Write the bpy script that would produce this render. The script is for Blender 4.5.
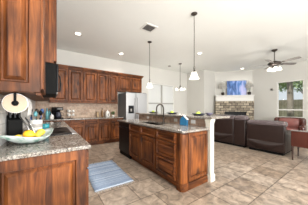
import bpy, bmesh, math, random
from mathutils import Vector, Matrix
random.seed(7)
PI = math.pi
for o in list(bpy.data.objects): bpy.data.objects.remove(o)
S = bpy.context.scene
C = S.collection

# ------------------------------------------------ camera, world, lights, exposure
YAW = 35.0
cam_d = bpy.data.cameras.new('camera'); cam = bpy.data.objects.new('camera', cam_d); C.objects.link(cam)
cam.location = (0, 0, 1.25); cam.rotation_euler = (PI/2, 0, -math.radians(YAW))
cam_d.lens = 149.2/308*36; cam_d.sensor_width = 36; cam_d.shift_y = 5.5/308; cam_d.clip_start = 0.02
S.camera = cam
S.view_settings.view_transform = 'Standard'; S.view_settings.look = 'None'
S.view_settings.exposure = 0.0; S.view_settings.gamma = 1; S.view_settings.use_curve_mapping = False
W = bpy.data.worlds.new('world'); S.world = W; W.use_nodes = True
bgn = W.node_tree.nodes['Background']; bgn.inputs[0].default_value = (0.86, 0.93, 1.0, 1); bgn.inputs[1].default_value = 0.9

def area(name, loc, rot, sx, sy, power, col=(1, 1, 1)):
    d = bpy.data.lights.new(name, 'AREA'); d.shape = 'RECTANGLE'; d.size = sx; d.size_y = sy; d.energy = power; d.color = col
    o = bpy.data.objects.new(name, d); C.objects.link(o); o.location = loc; o.rotation_euler = rot
    return o
# added fill lamps behind the camera, outside the made-up rear wall openings
area('fill_rear_kitchen', (1.3, -3.25, 1.5), (PI/2+0.7, 0, 0), 2.2, 2.3, 560, (1.0, 0.985, 0.96))
area('fill_rear_living', (5.6, -3.25, 1.5), (PI/2+0.7, 0, 0), 3.8, 2.3, 150, (1.0, 0.985, 0.96))
sd = bpy.data.lights.new('sun', 'SUN'); sd.energy = 5; sd.angle = 0.02; sd.color = (1.0, 0.96, 0.88)
so = bpy.data.objects.new('sun', sd); C.objects.link(so); so.rotation_euler = (0, -math.radians(38), 0)
CAN_POWER = 9
CAN_COL = (1.0, 0.95, 0.88)

# ------------------------------------------------ materials
MATS = {}
def newmat(name):
    m = bpy.data.materials.new(name); m.use_nodes = True; MATS[name] = m
    nt = m.node_tree; return m, nt, nt.nodes['Principled BSDF']
def N(nt, t, **kw):
    n = nt.nodes.new(t)
    for k, v in kw.items(): setattr(n, k, v)
    return n
def simple(name, col, rough=0.5, metal=0.0, emis=0, noise=0.0, scale=20, bump=0.0, coat=0, spec=0.5):
    m, nt, b = newmat(name)
    b.inputs['Base Color'].default_value = (*col, 1); b.inputs['Roughness'].default_value = rough; b.inputs['Metallic'].default_value = metal
    b.inputs['Specular IOR Level'].default_value = spec
    if coat: b.inputs['Coat Weight'].default_value = coat
    tc = N(nt, 'ShaderNodeTexCoord'); nz = N(nt, 'ShaderNodeTexNoise'); nz.inputs['Scale'].default_value = scale; nz.inputs['Detail'].default_value = 4
    nt.links.new(tc.outputs['Object'], nz.inputs['Vector'])
    mx = N(nt, 'ShaderNodeMix', data_type='RGBA')
    mx.inputs[6].default_value = (*[c*(1-noise) for c in col], 1); mx.inputs[7].default_value = (*[min(1, c*(1+noise)) for c in col], 1)
    nt.links.new(nz.outputs['Fac'], mx.inputs[0]); nt.links.new(mx.outputs[2], b.inputs['Base Color'])
    if bump:
        bp = N(nt, 'ShaderNodeBump'); bp.inputs['Strength'].default_value = bump; bp.inputs['Distance'].default_value = 0.01
        nt.links.new(nz.outputs['Fac'], bp.inputs['Height']); nt.links.new(bp.outputs['Normal'], b.inputs['Normal'])
    if emis:
        b.inputs['Emission Color'].default_value = (*col, 1); b.inputs['Emission Strength'].default_value = emis
    return m
def ramp(nt, stops):
    r = N(nt, 'ShaderNodeValToRGB'); e = r.color_ramp.elements
    while len(e) < len(stops): e.new(0.5)
    for i, (p, c) in enumerate(stops): e[i].position = p; e[i].color = (*c, 1)
    return r
def wood(name, axis='z', dark=(0.036, 0.009, 0.003), mid=(0.125, 0.037, 0.009), light=(0.25, 0.080, 0.019), rough=0.5):
    m, nt, b = newmat(name)
    tc = N(nt, 'ShaderNodeTexCoord'); oi = N(nt, 'ShaderNodeObjectInfo'); L = nt.links.new
    ad = N(nt, 'ShaderNodeVectorMath', operation='ADD'); sc = N(nt, 'ShaderNodeVectorMath', operation='SCALE')
    cb = N(nt, 'ShaderNodeCombineXYZ')
    for i in range(3): L(oi.outputs['Random'], cb.inputs[i])
    L(cb.outputs[0], sc.inputs[0]); sc.inputs['Scale'].default_value = 17.0
    L(tc.outputs['Object'], ad.inputs[0]); L(sc.outputs[0], ad.inputs[1])
    mp = N(nt, 'ShaderNodeMapping'); s = {'x': (2.0, 22, 22), 'z': (22, 22, 2.0), 'y': (22, 2.0, 22)}[axis]; mp.inputs['Scale'].default_value = s
    L(ad.outputs[0], mp.inputs['Vector'])
    nz = N(nt, 'ShaderNodeTexNoise'); nz.inputs['Scale'].default_value = 1.0; nz.inputs['Detail'].default_value = 6; nz.inputs['Roughness'].default_value = 0.62; nz.inputs['Distortion'].default_value = 0.7
    L(mp.outputs[0], nz.inputs['Vector'])
    r = ramp(nt, [(0.32, dark), (0.5, mid), (0.70, light)]); L(nz.outputs['Fac'], r.inputs[0])
    # broad staining blotches of the wood itself
    n2 = N(nt, 'ShaderNodeTexNoise'); n2.inputs['Scale'].default_value = 2.6; n2.inputs['Detail'].default_value = 2; L(ad.outputs[0], n2.inputs['Vector'])
    m2 = N(nt, 'ShaderNodeMapRange'); m2.inputs[1].default_value = 0.3; m2.inputs[2].default_value = 0.7; m2.inputs[3].default_value = 0.5; m2.inputs[4].default_value = 1.5; L(n2.outputs['Fac'], m2.inputs[0])
    mul = N(nt, 'ShaderNodeVectorMath', operation='SCALE'); L(r.outputs[0], mul.inputs[0]); L(m2.outputs[0], mul.inputs['Scale'])
    # knots
    mk = N(nt, 'ShaderNodeMapping'); mk.inputs['Scale'].default_value = {'x': (2.4, 4.6, 4.6), 'z': (4.6, 4.6, 2.4), 'y': (4.6, 2.4, 4.6)}[axis]; L(ad.outputs[0], mk.inputs['Vector'])
    vo = N(nt, 'ShaderNodeTexVoronoi'); vo.inputs['Scale'].default_value = 1.0; L(mk.outputs[0], vo.inputs['Vector'])
    mr = N(nt, 'ShaderNodeMapRange'); mr.inputs[1].default_value = 0.10; mr.inputs[2].default_value = 0.25; mr.inputs[3].default_value = 0.9; mr.inputs[4].default_value = 0.0; L(vo.outputs['Distance'], mr.inputs[0])
    mx = N(nt, 'ShaderNodeMix', data_type='RGBA'); L(mr.outputs[0], mx.inputs[0]); L(mul.outputs[0], mx.inputs[6]); mx.inputs[7].default_value = (0.03, 0.010, 0.005, 1)
    L(mx.outputs[2], b.inputs['Base Color']); b.inputs['Roughness'].default_value = rough; b.inputs['Specular IOR Level'].default_value = 0.3
    bp = N(nt, 'ShaderNodeBump'); bp.inputs['Strength'].default_value = 0.12; bp.inputs['Distance'].default_value = 0.004; L(nz.outputs['Fac'], bp.inputs['Height']); L(bp.outputs[0], b.inputs['Normal'])
    return m
def granite(name):
    m, nt, b = newmat(name); L = nt.links.new
    tc = N(nt, 'ShaderNodeTexCoord')
    a = N(nt, 'ShaderNodeTexNoise'); a.inputs['Scale'].default_value = 62; a.inputs['Detail'].default_value = 6; a.inputs['Roughness'].default_value = 0.75
    L(tc.outputs['Object'], a.inputs['Vector'])
    r = ramp(nt, [(0.36, (0.030, 0.028, 0.028)), (0.45, (0.17, 0.157, 0.145)), (0.53, (0.33, 0.305, 0.275)), (0.64, (0.58, 0.56, 0.53))]); L(a.outputs['Fac'], r.inputs[0])
    c = N(nt, 'ShaderNodeTexNoise'); c.inputs['Scale'].default_value = 9; c.inputs['Detail'].default_value = 3; L(tc.outputs['Object'], c.inputs['Vector'])
    r2 = ramp(nt, [(0.35, (0.72, 0.67, 0.62)), (0.65, (1.0, 1.0, 1.0))]); L(c.outputs['Fac'], r2.inputs[0])
    mx = N(nt, 'ShaderNodeMix', data_type='RGBA', blend_type='MULTIPLY'); mx.inputs[0].default_value = 1; L(r.outputs[0], mx.inputs[6]); L(r2.outputs[0], mx.inputs[7])
    L(mx.outputs[2], b.inputs['Base Color']); b.inputs['Roughness'].default_value = 0.17
    return m
def bricks(name, axes, c1, c2, mortar, bw, bh, ms=0.006, offset=0.5, shift=(0, 0), rough=0.5, nscale=6, nvar=0.35, bump=0.4, nd=5, smooth=0.2, rot=0):
    m, nt, b = newmat(name); L = nt.links.new
    tc = N(nt, 'ShaderNodeTexCoord'); sp = N(nt, 'ShaderNodeSeparateXYZ'); L(tc.outputs['Object'], sp.inputs[0])
    cb = N(nt, 'ShaderNodeCombineXYZ'); L(sp.outputs['xyz'.index(axes[0])], cb.inputs[0]); L(sp.outputs['xyz'.index(axes[1])], cb.inputs[1])
    mp = N(nt, 'ShaderNodeMapping'); mp.inputs['Location'].default_value = (shift[0], shift[1], 0); mp.inputs['Rotation'].default_value = (0, 0, rot); L(cb.outputs[0], mp.inputs['Vector'])
    br = N(nt, 'ShaderNodeTexBrick'); br.offset = offset; br.inputs['Scale'].default_value = 1.0; br.inputs['Brick Width'].default_value = bw; br.inputs['Row Height'].default_value = bh
    br.inputs['Mortar Size'].default_value = ms; br.inputs['Mortar Smooth'].default_value = smooth; br.inputs['Color1'].default_value = (*c1, 1); br.inputs['Color2'].default_value = (*c2, 1); br.inputs['Mortar'].default_value = (*mortar, 1)
    L(mp.outputs[0], br.inputs['Vector'])
    nz = N(nt, 'ShaderNodeTexNoise'); nz.inputs['Scale'].default_value = nscale; nz.inputs['Detail'].default_value = nd; nz.inputs['Roughness'].default_value = 0.65; nz.inputs['Distortion'].default_value = 0.6
    L(tc.outputs['Object'], nz.inputs['Vector'])
    mr = N(nt, 'ShaderNodeMapRange'); mr.inputs[1].default_value = 0.3; mr.inputs[2].default_value = 0.7; mr.inputs[3].default_value = 1-nvar; mr.inputs[4].default_value = 1+nvar; L(nz.outputs['Fac'], mr.inputs[0])
    sc = N(nt, 'ShaderNodeVectorMath', operation='SCALE'); L(br.outputs['Color'], sc.inputs[0]); L(mr.outputs[0], sc.inputs['Scale'])
    L(sc.outputs[0], b.inputs['Base Color']); b.inputs['Roughness'].default_value = rough
    bp = N(nt, 'ShaderNodeBump'); bp.inputs['Strength'].default_value = bump; bp.inputs['Distance'].default_value = 0.006; bp.invert = True
    L(br.outputs['Fac'], bp.inputs['Height']); L(bp.outputs[0], b.inputs['Normal'])
    return m
wood('alder_upright', 'z'); wood('alder_level', 'x'); wood('alder_deep', 'y')
granite('granite')
simple('wall_paint', (0.59, 0.58, 0.545), 0.85, noise=0.02, scale=3)
simple('ceiling_paint', (0.84, 0.85, 0.82), 0.9, noise=0.02, scale=3)
simple('white_trim', (0.74, 0.73, 0.70), 0.5)
simple('sash_backlit', (0.36, 0.35, 0.32), 0.5)  # white nook sash bars, backlit shade put into the colour
simple('post_paint', (0.62, 0.60, 0.53), 0.45)
bricks('floor_tile', 'xy', (0.26, 0.198, 0.148), (0.38, 0.308, 0.247), (0.12, 0.088, 0.066), 0.45, 0.45, 0.007, 0.5, (0.1, 0.02), 0.30, 8.0, 0.6, 0.25, nd=9)
bricks('back_tile', 'xz', (0.36, 0.23, 0.16), (0.54, 0.40, 0.29), (0.46, 0.37, 0.29), 0.20, 0.10, 0.004, 0.5, (0, 0), 0.5, 14, 0.30, 0.3)
bricks('side_tile', 'yz', (0.70, 0.69, 0.67), (0.84, 0.83, 0.81), (0.55, 0.53, 0.51), 0.20, 0.10, 0.004, 0.5, (0, 0), 0.4, 14, 0.22, 0.3)
bricks('bar_tile', 'yz', (0.30, 0.19, 0.135), (0.47, 0.34, 0.25), (0.40, 0.32, 0.26), 0.15, 0.075, 0.004, 0.5, (0, 0), 0.45, 14, 0.35, 0.3)
bricks('hearth_stone', 'xz', (0.58, 0.50, 0.38), (0.20, 0.165, 0.125), (0.08, 0.07, 0.06), 0.27, 0.125, 0.014, 0.43, (0.05, 0), 0.85, 7, 0.45, 1.0)
bricks('fence_wood', 'yz', (0.50, 0.42, 0.32), (0.62, 0.53, 0.42), (0.30, 0.25, 0.19), 0.14, 4.0, 0.006, 0.0, (0, 1), 0.8, 5, 0.2, 0.3)
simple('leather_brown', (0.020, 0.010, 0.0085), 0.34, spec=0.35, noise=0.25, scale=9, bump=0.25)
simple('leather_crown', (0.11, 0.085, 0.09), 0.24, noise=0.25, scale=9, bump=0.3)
simple('leather_maroon', (0.070, 0.017, 0.011), 0.25, noise=0.25, scale=9, bump=0.2)
simple('leather_rose', (0.24, 0.085, 0.075), 0.28, noise=0.25, scale=9, bump=0.2)
simple('dark_wood', (0.035, 0.016, 0.011), 0.35, noise=0.2)
simple('black_gloss', (0.006, 0.006, 0.007), 0.30, spec=0.12)
simple('black_plastic', (0.007, 0.007, 0.007), 0.55, spec=0.06)
simple('appliance_grey', (0.105, 0.108, 0.115), 0.45)
simple('stainless', (0.38, 0.38, 0.385), 0.42, metal=1.0, noise=0.05, scale=2)
simple('chrome', (0.8, 0.8, 0.8), 0.12, metal=1.0)
simple('bronze', (0.055, 0.043, 0.036), 0.38, metal=0.6)
simple('blade_dark', (0.15, 0.135, 0.13), 0.4, noise=0.2)
simple('blade_pale', (0.30, 0.28, 0.26), 0.8, noise=0.1)
def mat_shade():
    m, nt, b = newmat('shade_glass'); L = nt.links.new; nt.nodes.remove(b)
    t = N(nt, 'ShaderNodeBsdfTransparent'); e = N(nt, 'ShaderNodeEmission'); e.inputs[0].default_value = (1.0, 0.94, 0.85, 1); e.inputs[1].default_value = 2.6
    x = N(nt, 'ShaderNodeMixShader'); x.inputs[0].default_value = 0.5
    L(t.outputs[0], x.inputs[1]); L(e.outputs[0], x.inputs[2]); L(x.outputs[0], nt.nodes['Material Output'].inputs[0])
mat_shade()
simple('can_lens', (1.0, 0.93, 0.82), 0.4, emis=9)
simple('paper', (0.78, 0.77, 0.76), 0.9, noise=0.04)
simple('cream_disc', (0.44, 0.33, 0.24), 0.6, noise=0.05)
simple('lemon', (0.90, 0.50, 0.02), 0.42, noise=0.12, scale=14, bump=0.3)
simple('lemon_pale', (0.86, 0.60, 0.07), 0.42, noise=0.12, scale=14, bump=0.3)
simple('teal_glaze', (0.02, 0.22, 0.26), 0.25)
simple('turquoise', (0.10, 0.30, 0.34), 0.3)
simple('blue_plastic', (0.02, 0.07, 0.22), 0.3)
simple('mug_ceramic', (0.72, 0.71, 0.68), 0.25)
simple('white_ceramic', (0.72, 0.71, 0.68), 0.25)
simple('silver_ware', (0.6, 0.6, 0.6), 0.25, metal=0.9)
simple('sign_blue', (0.015, 0.12, 0.25), 0.4, noise=0.3, scale=40)
simple('lime_cloth', (0.42, 0.52, 0.06), 0.8, noise=0.1)
simple('plate_dark', (0.03, 0.033, 0.05), 0.25)
simple('bowl_plum', (0.10, 0.09, 0.14), 0.3)
simple('leaf_green', (0.035, 0.13, 0.025), 0.5, noise=0.4)
simple('blossom_white', (0.80, 0.78, 0.74), 0.7)
simple('tan_fabric', (0.42, 0.30, 0.18), 0.8)
simple('grille_dark', (0.10, 0.09, 0.085), 0.6)
simple('grille_grey', (0.33, 0.31, 0.29), 0.6)
simple('lawn_green', (0.16, 0.22, 0.07), 0.9, noise=0.4, scale=3)
simple('tree_leaf', (0.36, 0.48, 0.25), 0.6, noise=0.4, scale=2)
simple('bark', (0.27, 0.235, 0.20), 0.9, noise=0.4, scale=6, bump=0.8)
def mat_blind():
    m, nt, b = newmat('blind_fabric'); L = nt.links.new; nt.nodes.remove(b)
    t = N(nt, 'ShaderNodeBsdfTranslucent'); t.inputs[0].default_value = (0.95, 0.95, 0.93, 1); e = N(nt, 'ShaderNodeBsdfDiffuse'); e.inputs[0].default_value = (0.85, 0.85, 0.84, 1)
    x = N(nt, 'ShaderNodeMixShader'); x.inputs[0].default_value = 0.4
    L(t.outputs[0], x.inputs[1]); L(e.outputs[0], x.inputs[2]); L(x.outputs[0], nt.nodes['Material Output'].inputs[0])
mat_blind()
simple('fringe_cotton', (0.60, 0.56, 0.52), 0.9)
simple('bottle_amber', (0.22, 0.12, 0.05), 0.2)
def mat_glass(name, tint=(1, 1, 1), gloss=0.10):
    m, nt, b = newmat(name); L = nt.links.new; nt.nodes.remove(b)
    t = N(nt, 'ShaderNodeBsdfTransparent'); t.inputs[0].default_value = (*tint, 1); g = N(nt, 'ShaderNodeBsdfGlossy'); g.inputs['Roughness'].default_value = 0.03
    x = N(nt, 'ShaderNodeMixShader'); fr = N(nt, 'ShaderNodeFresnel'); fr.inputs[0].default_value = 1.4; L(fr.outputs[0], x.inputs[0])
    L(t.outputs[0], x.inputs[1]); L(g.outputs[0], x.inputs[2]); L(x.outputs[0], nt.nodes['Material Output'].inputs[0])
mat_glass('window_glass', (0.97, 0.98, 0.97))
def mat_dish():
    m, nt, b = newmat('opal_glass'); L = nt.links.new
    tc = N(nt, 'ShaderNodeTexCoord'); nz = N(nt, 'ShaderNodeTexNoise'); nz.inputs['Scale'].default_value = 16; L(tc.outputs['Object'], nz.inputs['Vector'])
    r = ramp(nt, [(0.36, (0.18, 0.32, 0.27)), (0.48, (0.50, 0.58, 0.55)), (0.7, (0.60, 0.66, 0.68))]); L(nz.outputs['Fac'], r.inputs[0]); L(r.outputs[0], b.inputs['Base Color'])
    b.inputs['Roughness'].default_value = 0.15; b.inputs['Transmission Weight'].default_value = 0.05
mat_dish()
def mat_rug():
    m, nt, b = newmat('rug_cotton'); L = nt.links.new
    tc = N(nt, 'ShaderNodeTexCoord'); sp = N(nt, 'ShaderNodeSeparateXYZ'); L(tc.outputs['Object'], sp.inputs[0])
    n1 = N(nt, 'ShaderNodeTexNoise', noise_dimensions='1D'); n1.inputs['Scale'].default_value = 16; n1.inputs['Detail'].default_value = 5; n1.inputs['Roughness'].default_value = 0.8
    L(sp.outputs[1], n1.inputs['W'])
    r = ramp(nt, [(0.36, (0.09, 0.13, 0.22)), (0.43, (0.22, 0.29, 0.42)), (0.55, (0.32, 0.40, 0.52)), (0.66, (0.58, 0.62, 0.68))]); L(n1.outputs['Fac'], r.inputs[0])
    n2 = N(nt, 'ShaderNodeTexNoise'); n2.inputs['Scale'].default_value = 45; L(tc.outputs['Object'], n2.inputs['Vector'])
    mr = N(nt, 'ShaderNodeMapRange'); mr.inputs[3].default_value = 0.7; mr.inputs[4].default_value = 1.3; L(n2.outputs['Fac'], mr.inputs[0])
    sc = N(nt, 'ShaderNodeVectorMath', operation='SCALE'); L(r.outputs[0], sc.inputs[0]); L(mr.outputs[0], sc.inputs['Scale']); L(sc.outputs[0], b.inputs['Base Color']); b.inputs['Roughness'].default_value = 0.95
mat_rug()
def mat_art():
    m, nt, b = newmat('art_blue'); L = nt.links.new
    tc = N(nt, 'ShaderNodeTexCoord'); mp = N(nt, 'ShaderNodeMapping'); mp.inputs['Scale'].default_value = (5.5, 1, 1.6); L(tc.outputs['Object'], mp.inputs['Vector'])
    nz = N(nt, 'ShaderNodeTexNoise'); nz.inputs['Scale'].default_value = 1.1; nz.inputs['Detail'].default_value = 3; nz.inputs['Distortion'].default_value = 0.8; L(mp.outputs[0], nz.inputs['Vector'])
    sp = N(nt, 'ShaderNodeSeparateXYZ'); L(tc.outputs['Object'], sp.inputs[0])
    ma = N(nt, 'ShaderNodeMath', operation='MULTIPLY_ADD'); L(sp.outputs[0], ma.inputs[0]); ma.inputs[1].default_value = 0.34; L(nz.outputs['Fac'], ma.inputs[2])
    r = ramp(nt, [(0.34, (0.015, 0.06, 0.22)), (0.47, (0.06, 0.18, 0.48)), (0.57, (0.27, 0.37, 0.70)), (0.70, (0.50, 0.50, 0.78))]); L(ma.outputs[0], r.inputs[0])
    L(r.outputs[0], b.inputs['Base Color']); b.inputs['Roughness'].default_value = 0.4
mat_art()
M = MATS

# ------------------------------------------------ mesh helpers
def nb(): return bmesh.new()
def box(bm, x0, x1, y0, y1, z0, z1):
    v = [bm.verts.new(p) for p in ((x0,y0,z0),(x1,y0,z0),(x1,y1,z0),(x0,y1,z0),(x0,y0,z1),(x1,y0,z1),(x1,y1,z1),(x0,y1,z1))]
    for f in ((0,3,2,1),(4,5,6,7),(0,1,5,4),(1,2,6,5),(2,3,7,6),(3,0,4,7)): bm.faces.new([v[i] for i in f])
    return bm
def prism(bm, pts, z0, z1):
    a = [bm.verts.new((x, y, z0)) for x, y in pts]; b = [bm.verts.new((x, y, z1)) for x, y in pts]; n = len(pts)
    bm.faces.new(a[::-1]); bm.faces.new(b)
    for i in range(n): bm.faces.new((a[i], a[(i+1) % n], b[(i+1) % n], b[i]))
    return bm
def lathe(bm, prof, n=20, c=(0, 0, 0), axis='z'):
    rings = []
    for r, h in prof:
        ring = []
        for k in range(n):
            a = 2*PI*k/n; p = (r*math.cos(a), r*math.sin(a), h)
            if axis == 'y': p = (p[0], h, p[1])
            if axis == 'x': p = (h, p[0], p[1])
            ring.append(bm.verts.new((p[0]+c[0], p[1]+c[1], p[2]+c[2])))
        rings.append(ring)
    for i in range(len(rings)-1):
        for k in range(n):
            bm.faces.new((rings[i][k], rings[i][(k+1) % n], rings[i+1][(k+1) % n], rings[i+1][k]))
    if prof[0][0] > 1e-6: bm.faces.new(rings[0][::-1])
    if prof[-1][0] > 1e-6: bm.faces.new(rings[-1])
    return bm
def tube(bm, pts, r, n=8):
    pts = [Vector(p) for p in pts]; rings = []
    for i, p in enumerate(pts):
        d = (pts[min(i+1, len(pts)-1)] - pts[max(i-1, 0)]).normalized()
        u = d.cross(Vector((0, 0, 1)))
        if u.length < 1e-3: u = d.cross(Vector((1, 0, 0)))
        u.normalize(); w = d.cross(u).normalized()
        if rings:
            # keep orientation stable
            pu = last_u - d*last_u.dot(d)
            if pu.length > 1e-4: u = pu.normalized(); w = d.cross(u).normalized()
        last_u = u
        rr = r[i] if isinstance(r, (list, tuple)) else r
        rings.append([bm.verts.new(p + u*rr*math.cos(2*PI*k/n) + w*rr*math.sin(2*PI*k/n)) for k in range(n)])
    for i in range(len(rings)-1):
        for k in range(n): bm.faces.new((rings[i][k], rings[i][(k+1) % n], rings[i+1][(k+1) % n], rings[i+1][k]))
    bm.faces.new(rings[0][::-1]); bm.faces.new(rings[-1])
    return bm
def mesh(name, bm, mat, parent=None, loc=(0, 0, 0), rotz=0, bevel=0, seg=2, smooth=False, sub=0, rot=None):
    bmesh.ops.recalc_face_normals(bm, faces=bm.faces)
    me = bpy.data.meshes.new(name); bm.to_mesh(me); bm.free()
    if smooth:
        for p in me.polygons: p.use_smooth = True
    me.materials.append(M[mat])
    o = bpy.data.objects.new(name, me); C.objects.link(o); o.location = loc; o.rotation_euler = rot if rot else (0, 0, rotz)
    if parent: o.parent = parent
    if bevel:
        md = o.modifiers.new('bevel', 'BEVEL'); md.width = bevel; md.segments = seg; md.limit_method = 'ANGLE'
    if sub:
        md = o.modifiers.new('sub', 'SUBSURF'); md.levels = sub; md.render_levels = sub
    return o
def tag(o, label, cat, group=None):
    o['label'] = label; o['category'] = cat
    if group: o['group'] = group
    return o
def thing(name, label, cat, loc=(0, 0, 0), rotz=0, group=None):
    o = bpy.data.objects.new(name, None); C.objects.link(o); o.empty_display_size = 0.05
    o.location = loc; o.rotation_euler = (0, 0, rotz); return tag(o, label, cat, group)
def struct(name, bm, mat, **k):
    o = mesh(name, bm, mat, **k); 
    if not k.get('parent'): o['kind'] = 'structure'
    return o
def dup(o, parent=None):
    c = o.copy(); C.objects.link(c); c.parent = parent
    for ch in list(o.children): dup(ch, c)
    return c
def panel_bm(w, h, t=0.028, frame=0.055, x=0, z=0):
    """raised-panel front in the xz plane, back at y=0, face toward -y"""
    bm = nb()
    fr = min(frame, w*0.26, h*0.26)
    g = t*0.85
    rings = [(0, 0), (0, -t+0.004), (0.004, -t), (fr-0.004, -t), (fr+0.006, -t+g), (fr+0.016, -t+g), (fr+0.042, -t+0.002)]
    if min(w, h)/2 < fr+0.048: rings = rings[:-1]
    R = []
    for i, d in rings:
        R.append([bm.verts.new(p) for p in ((x+i, d, z+i), (x+w-i, d, z+i), (x+w-i, d, z+h-i), (x+i, d, z+h-i))])
    bm.faces.new(R[0][::-1]); bm.faces.new(R[-1])
    for a, b in zip(R, R[1:]):
        for k in range(4): bm.faces.new((a[k], a[(k+1) % 4], b[(k+1) % 4], b[k]))
    return bm
def cabinet(name, label, loc, rotz, w, d, z0, z1, fronts, toe=False, group=None, crown=None, valance=False, cat='cabinet'):
    """x = width from left front corner, -y = front face; loc z is floor"""
    t = thing(name, label, cat, loc, rotz, group)
    b = nb()
    box(b, 0, w, 0, d, z0 + (0.10 if toe else 0), z1)
    mesh('cabinet_body', b, 'alder_upright', t, bevel=0.003)
    if toe: mesh('toe_kick', box(nb(), 0.0, w, 0.06, d, z0, z0+0.10), 'alder_level', t)
    for kind, x0, x1, a, c in fronts:
        mesh(kind, panel_bm(x1-x0, c-a, frame=0.055 if kind == 'door' else 0.035), 'alder_upright' if kind == 'door' else 'alder_level', t, loc=(x0, -0.0005, a))
    if crown is not None:
        cr = nb(); c0 = crown
        for i, (e, h0, h1) in enumerate(((0.012, 0, 0.03), (0.03, 0.03, 0.065), (0.055, 0.065, 0.11))):
            box(cr, -e if c0.get('l') else 0, w+(e if c0.get('r') else 0), -e-0.02, d, z1+h0, z1+h1)
        mesh('crown_moulding', cr, 'alder_level', t, bevel=0.006)
    if valance: mesh('light_rail', box(nb(), 0, w, -0.015, 0.02, z0-0.035, z0), 'alder_level', t, bevel=0.004)
    return t

# ------------------------------------------------ room shell
XL, YB, XR, YR, ZC = -0.37, 5.87, 8.56, -3.0, 3.2
XN, YN = 6.40, 4.73          # the wall corner right of the breakfast nook
Fq = Vector((8.56, 3.39)); Fp = Vector((7.32, 4.73))
struct('floor', box(nb(), XL-0.12, XR+0.12, YR-0.12, YB+0.12, -0.1, 0), 'floor_tile')
struct('ceiling', box(nb(), XL-0.12, XR+0.12, YR-0.12, YB+0.12, ZC, ZC+0.1), 'ceiling_paint')
struct('wall_left', box(nb(), XL-0.12, XL, YR, YB, 0, ZC), 'wall_paint')
NW = (3.77, 5.41, 0.85, 2.44)   # nook window
b = nb(); box(b, XL-0.12, NW[0], YB, YB+0.14, 0, ZC); box(b, NW[1], XN+0.12, YB, YB+0.14, 0, ZC); box(b, NW[0], NW[1], YB, YB+0.14, 0, NW[2]); box(b, NW[0], NW[1], YB, YB+0.14, NW[3], ZC)
struct('wall_back', b, 'wall_paint')
struct('wall_nook', box(nb(), XN, XN+0.12, YN, YB, 0, ZC), 'wall_paint')
struct('wall_living', prism(nb(), [(XN+0.12, YN), (Fp.x, YN), (Fp.x+0.1, YN+0.14), (XN+0.12, YN+0.14)], 0, ZC), 'wall_paint')
struct('wall_fireplace', prism(nb(), [(Fp.x, Fp.y), (Fq.x, Fq.y), (Fq.x+0.12, Fq.y+0.1), (Fp.x+0.1, Fp.y+0.14)], 0, ZC), 'wall_paint')
RW = (1.48, 2.38, 0.82, 2.44)   # living room window
b = nb(); box(b, XR, XR+0.14, YR, RW[0], 0, ZC); box(b, XR, XR+0.14, RW[1], Fq.y+0.05, 0, ZC); box(b, XR, XR+0.14, RW[0], RW[1], 0, RW[2]); box(b, XR, XR+0.14, RW[0], RW[1], RW[3], ZC)
struct('wall_right', b, 'wall_paint')
b = nb(); box(b, XL-0.12, 0.2, YR-0.12, YR, 0, ZC); box(b, 2.4, 3.7, YR-0.12, YR, 0, ZC); box(b, 7.5, XR+0.14, YR-0.12, YR, 0, ZC)
for x0, x1 in ((0.2, 2.4), (3.7, 7.5)): box(b, x0, x1, YR-0.12, YR, 0, 0.35); box(b, x0, x1, YR-0.12, YR, 2.65, ZC)  # openings added to let the rear fill lamps shine in
struct('wall_rear', b, 'wall_paint')
struct('baseboard_right', box(nb(), XR-0.018, XR, YR, Fq.y-0.35, 0, 0.13), 'white_trim', bevel=0.004)
struct('baseboard_back', box(nb(), 3.3, XN, YB-0.018, YB, 0, 0.13), 'white_trim', bevel=0.004)
struct('baseboard_nook', box(nb(), XN-0.018, XN, YN, YB-0.02, 0, 0.13), 'white_trim', bevel=0.004)

# windows
def window(name, axis, a0, a1, z0, z1, pos, sashes, railz, sm='white_trim', d0=0.03, d1=0.09):
    """axis 'x': window in a wall of constant y=pos; axis 'y': constant x=pos"""
    def bx(bm, u0, u1, d0, d1, h0, h1):
        if axis == 'x': box(bm, u0, u1, pos+d0, pos+d1, h0, h1)
        else: box(bm, pos+d0, pos+d1, u0, u1, h0, h1)
    f = nb(); w = 0.045
    bx(f, a0, a0+w, 0.02, 0.10, z0, z1); bx(f, a1-w, a1, 0.02, 0.10, z0, z1); bx(f, a0+w, a1-w, 0.02, 0.10, z0, z0+w); bx(f, a0+w, a1-w, 0.02, 0.10, z1-w, z1)
    root = struct(name, f, 'white_trim', bevel=0.004)
    step = (a1-a0)/sashes
    for i in range(1, sashes):
        m_ = nb(); bx(m_, a0+i*step-0.035, a0+i*step+0.035, d0-0.01, 0.10, z0+w, z1-w); mesh('mullion', m_, sm, root)
    for i in range(sashes):
        m_ = nb(); bx(m_, a0+i*step+0.04, a0+(i+1)*step-0.04, d0, d1, railz-0.028, railz+0.028); mesh('meeting_rail', m_, sm, root)
        g = nb(); bx(g, a0+i*step+0.03, a0+(i+1)*step-0.03, 0.058, 0.062, z0+w, z1-w); mesh('pane', g, 'window_glass', root)
    s = nb(); bx(s, a0-0.05, a1+0.05, -0.06, 0.03, z0-0.03, z0); mesh('window_sill', s, 'white_trim', root, bevel=0.005)
    return root
window('window_1', 'x', NW[0], NW[1], NW[2], NW[3], YB, 2, 1.475, 'sash_backlit', 0.005, 0.03)
window('window_2', 'y', RW[0], RW[1], RW[2], RW[3], XR, 1, 1.17)
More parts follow.
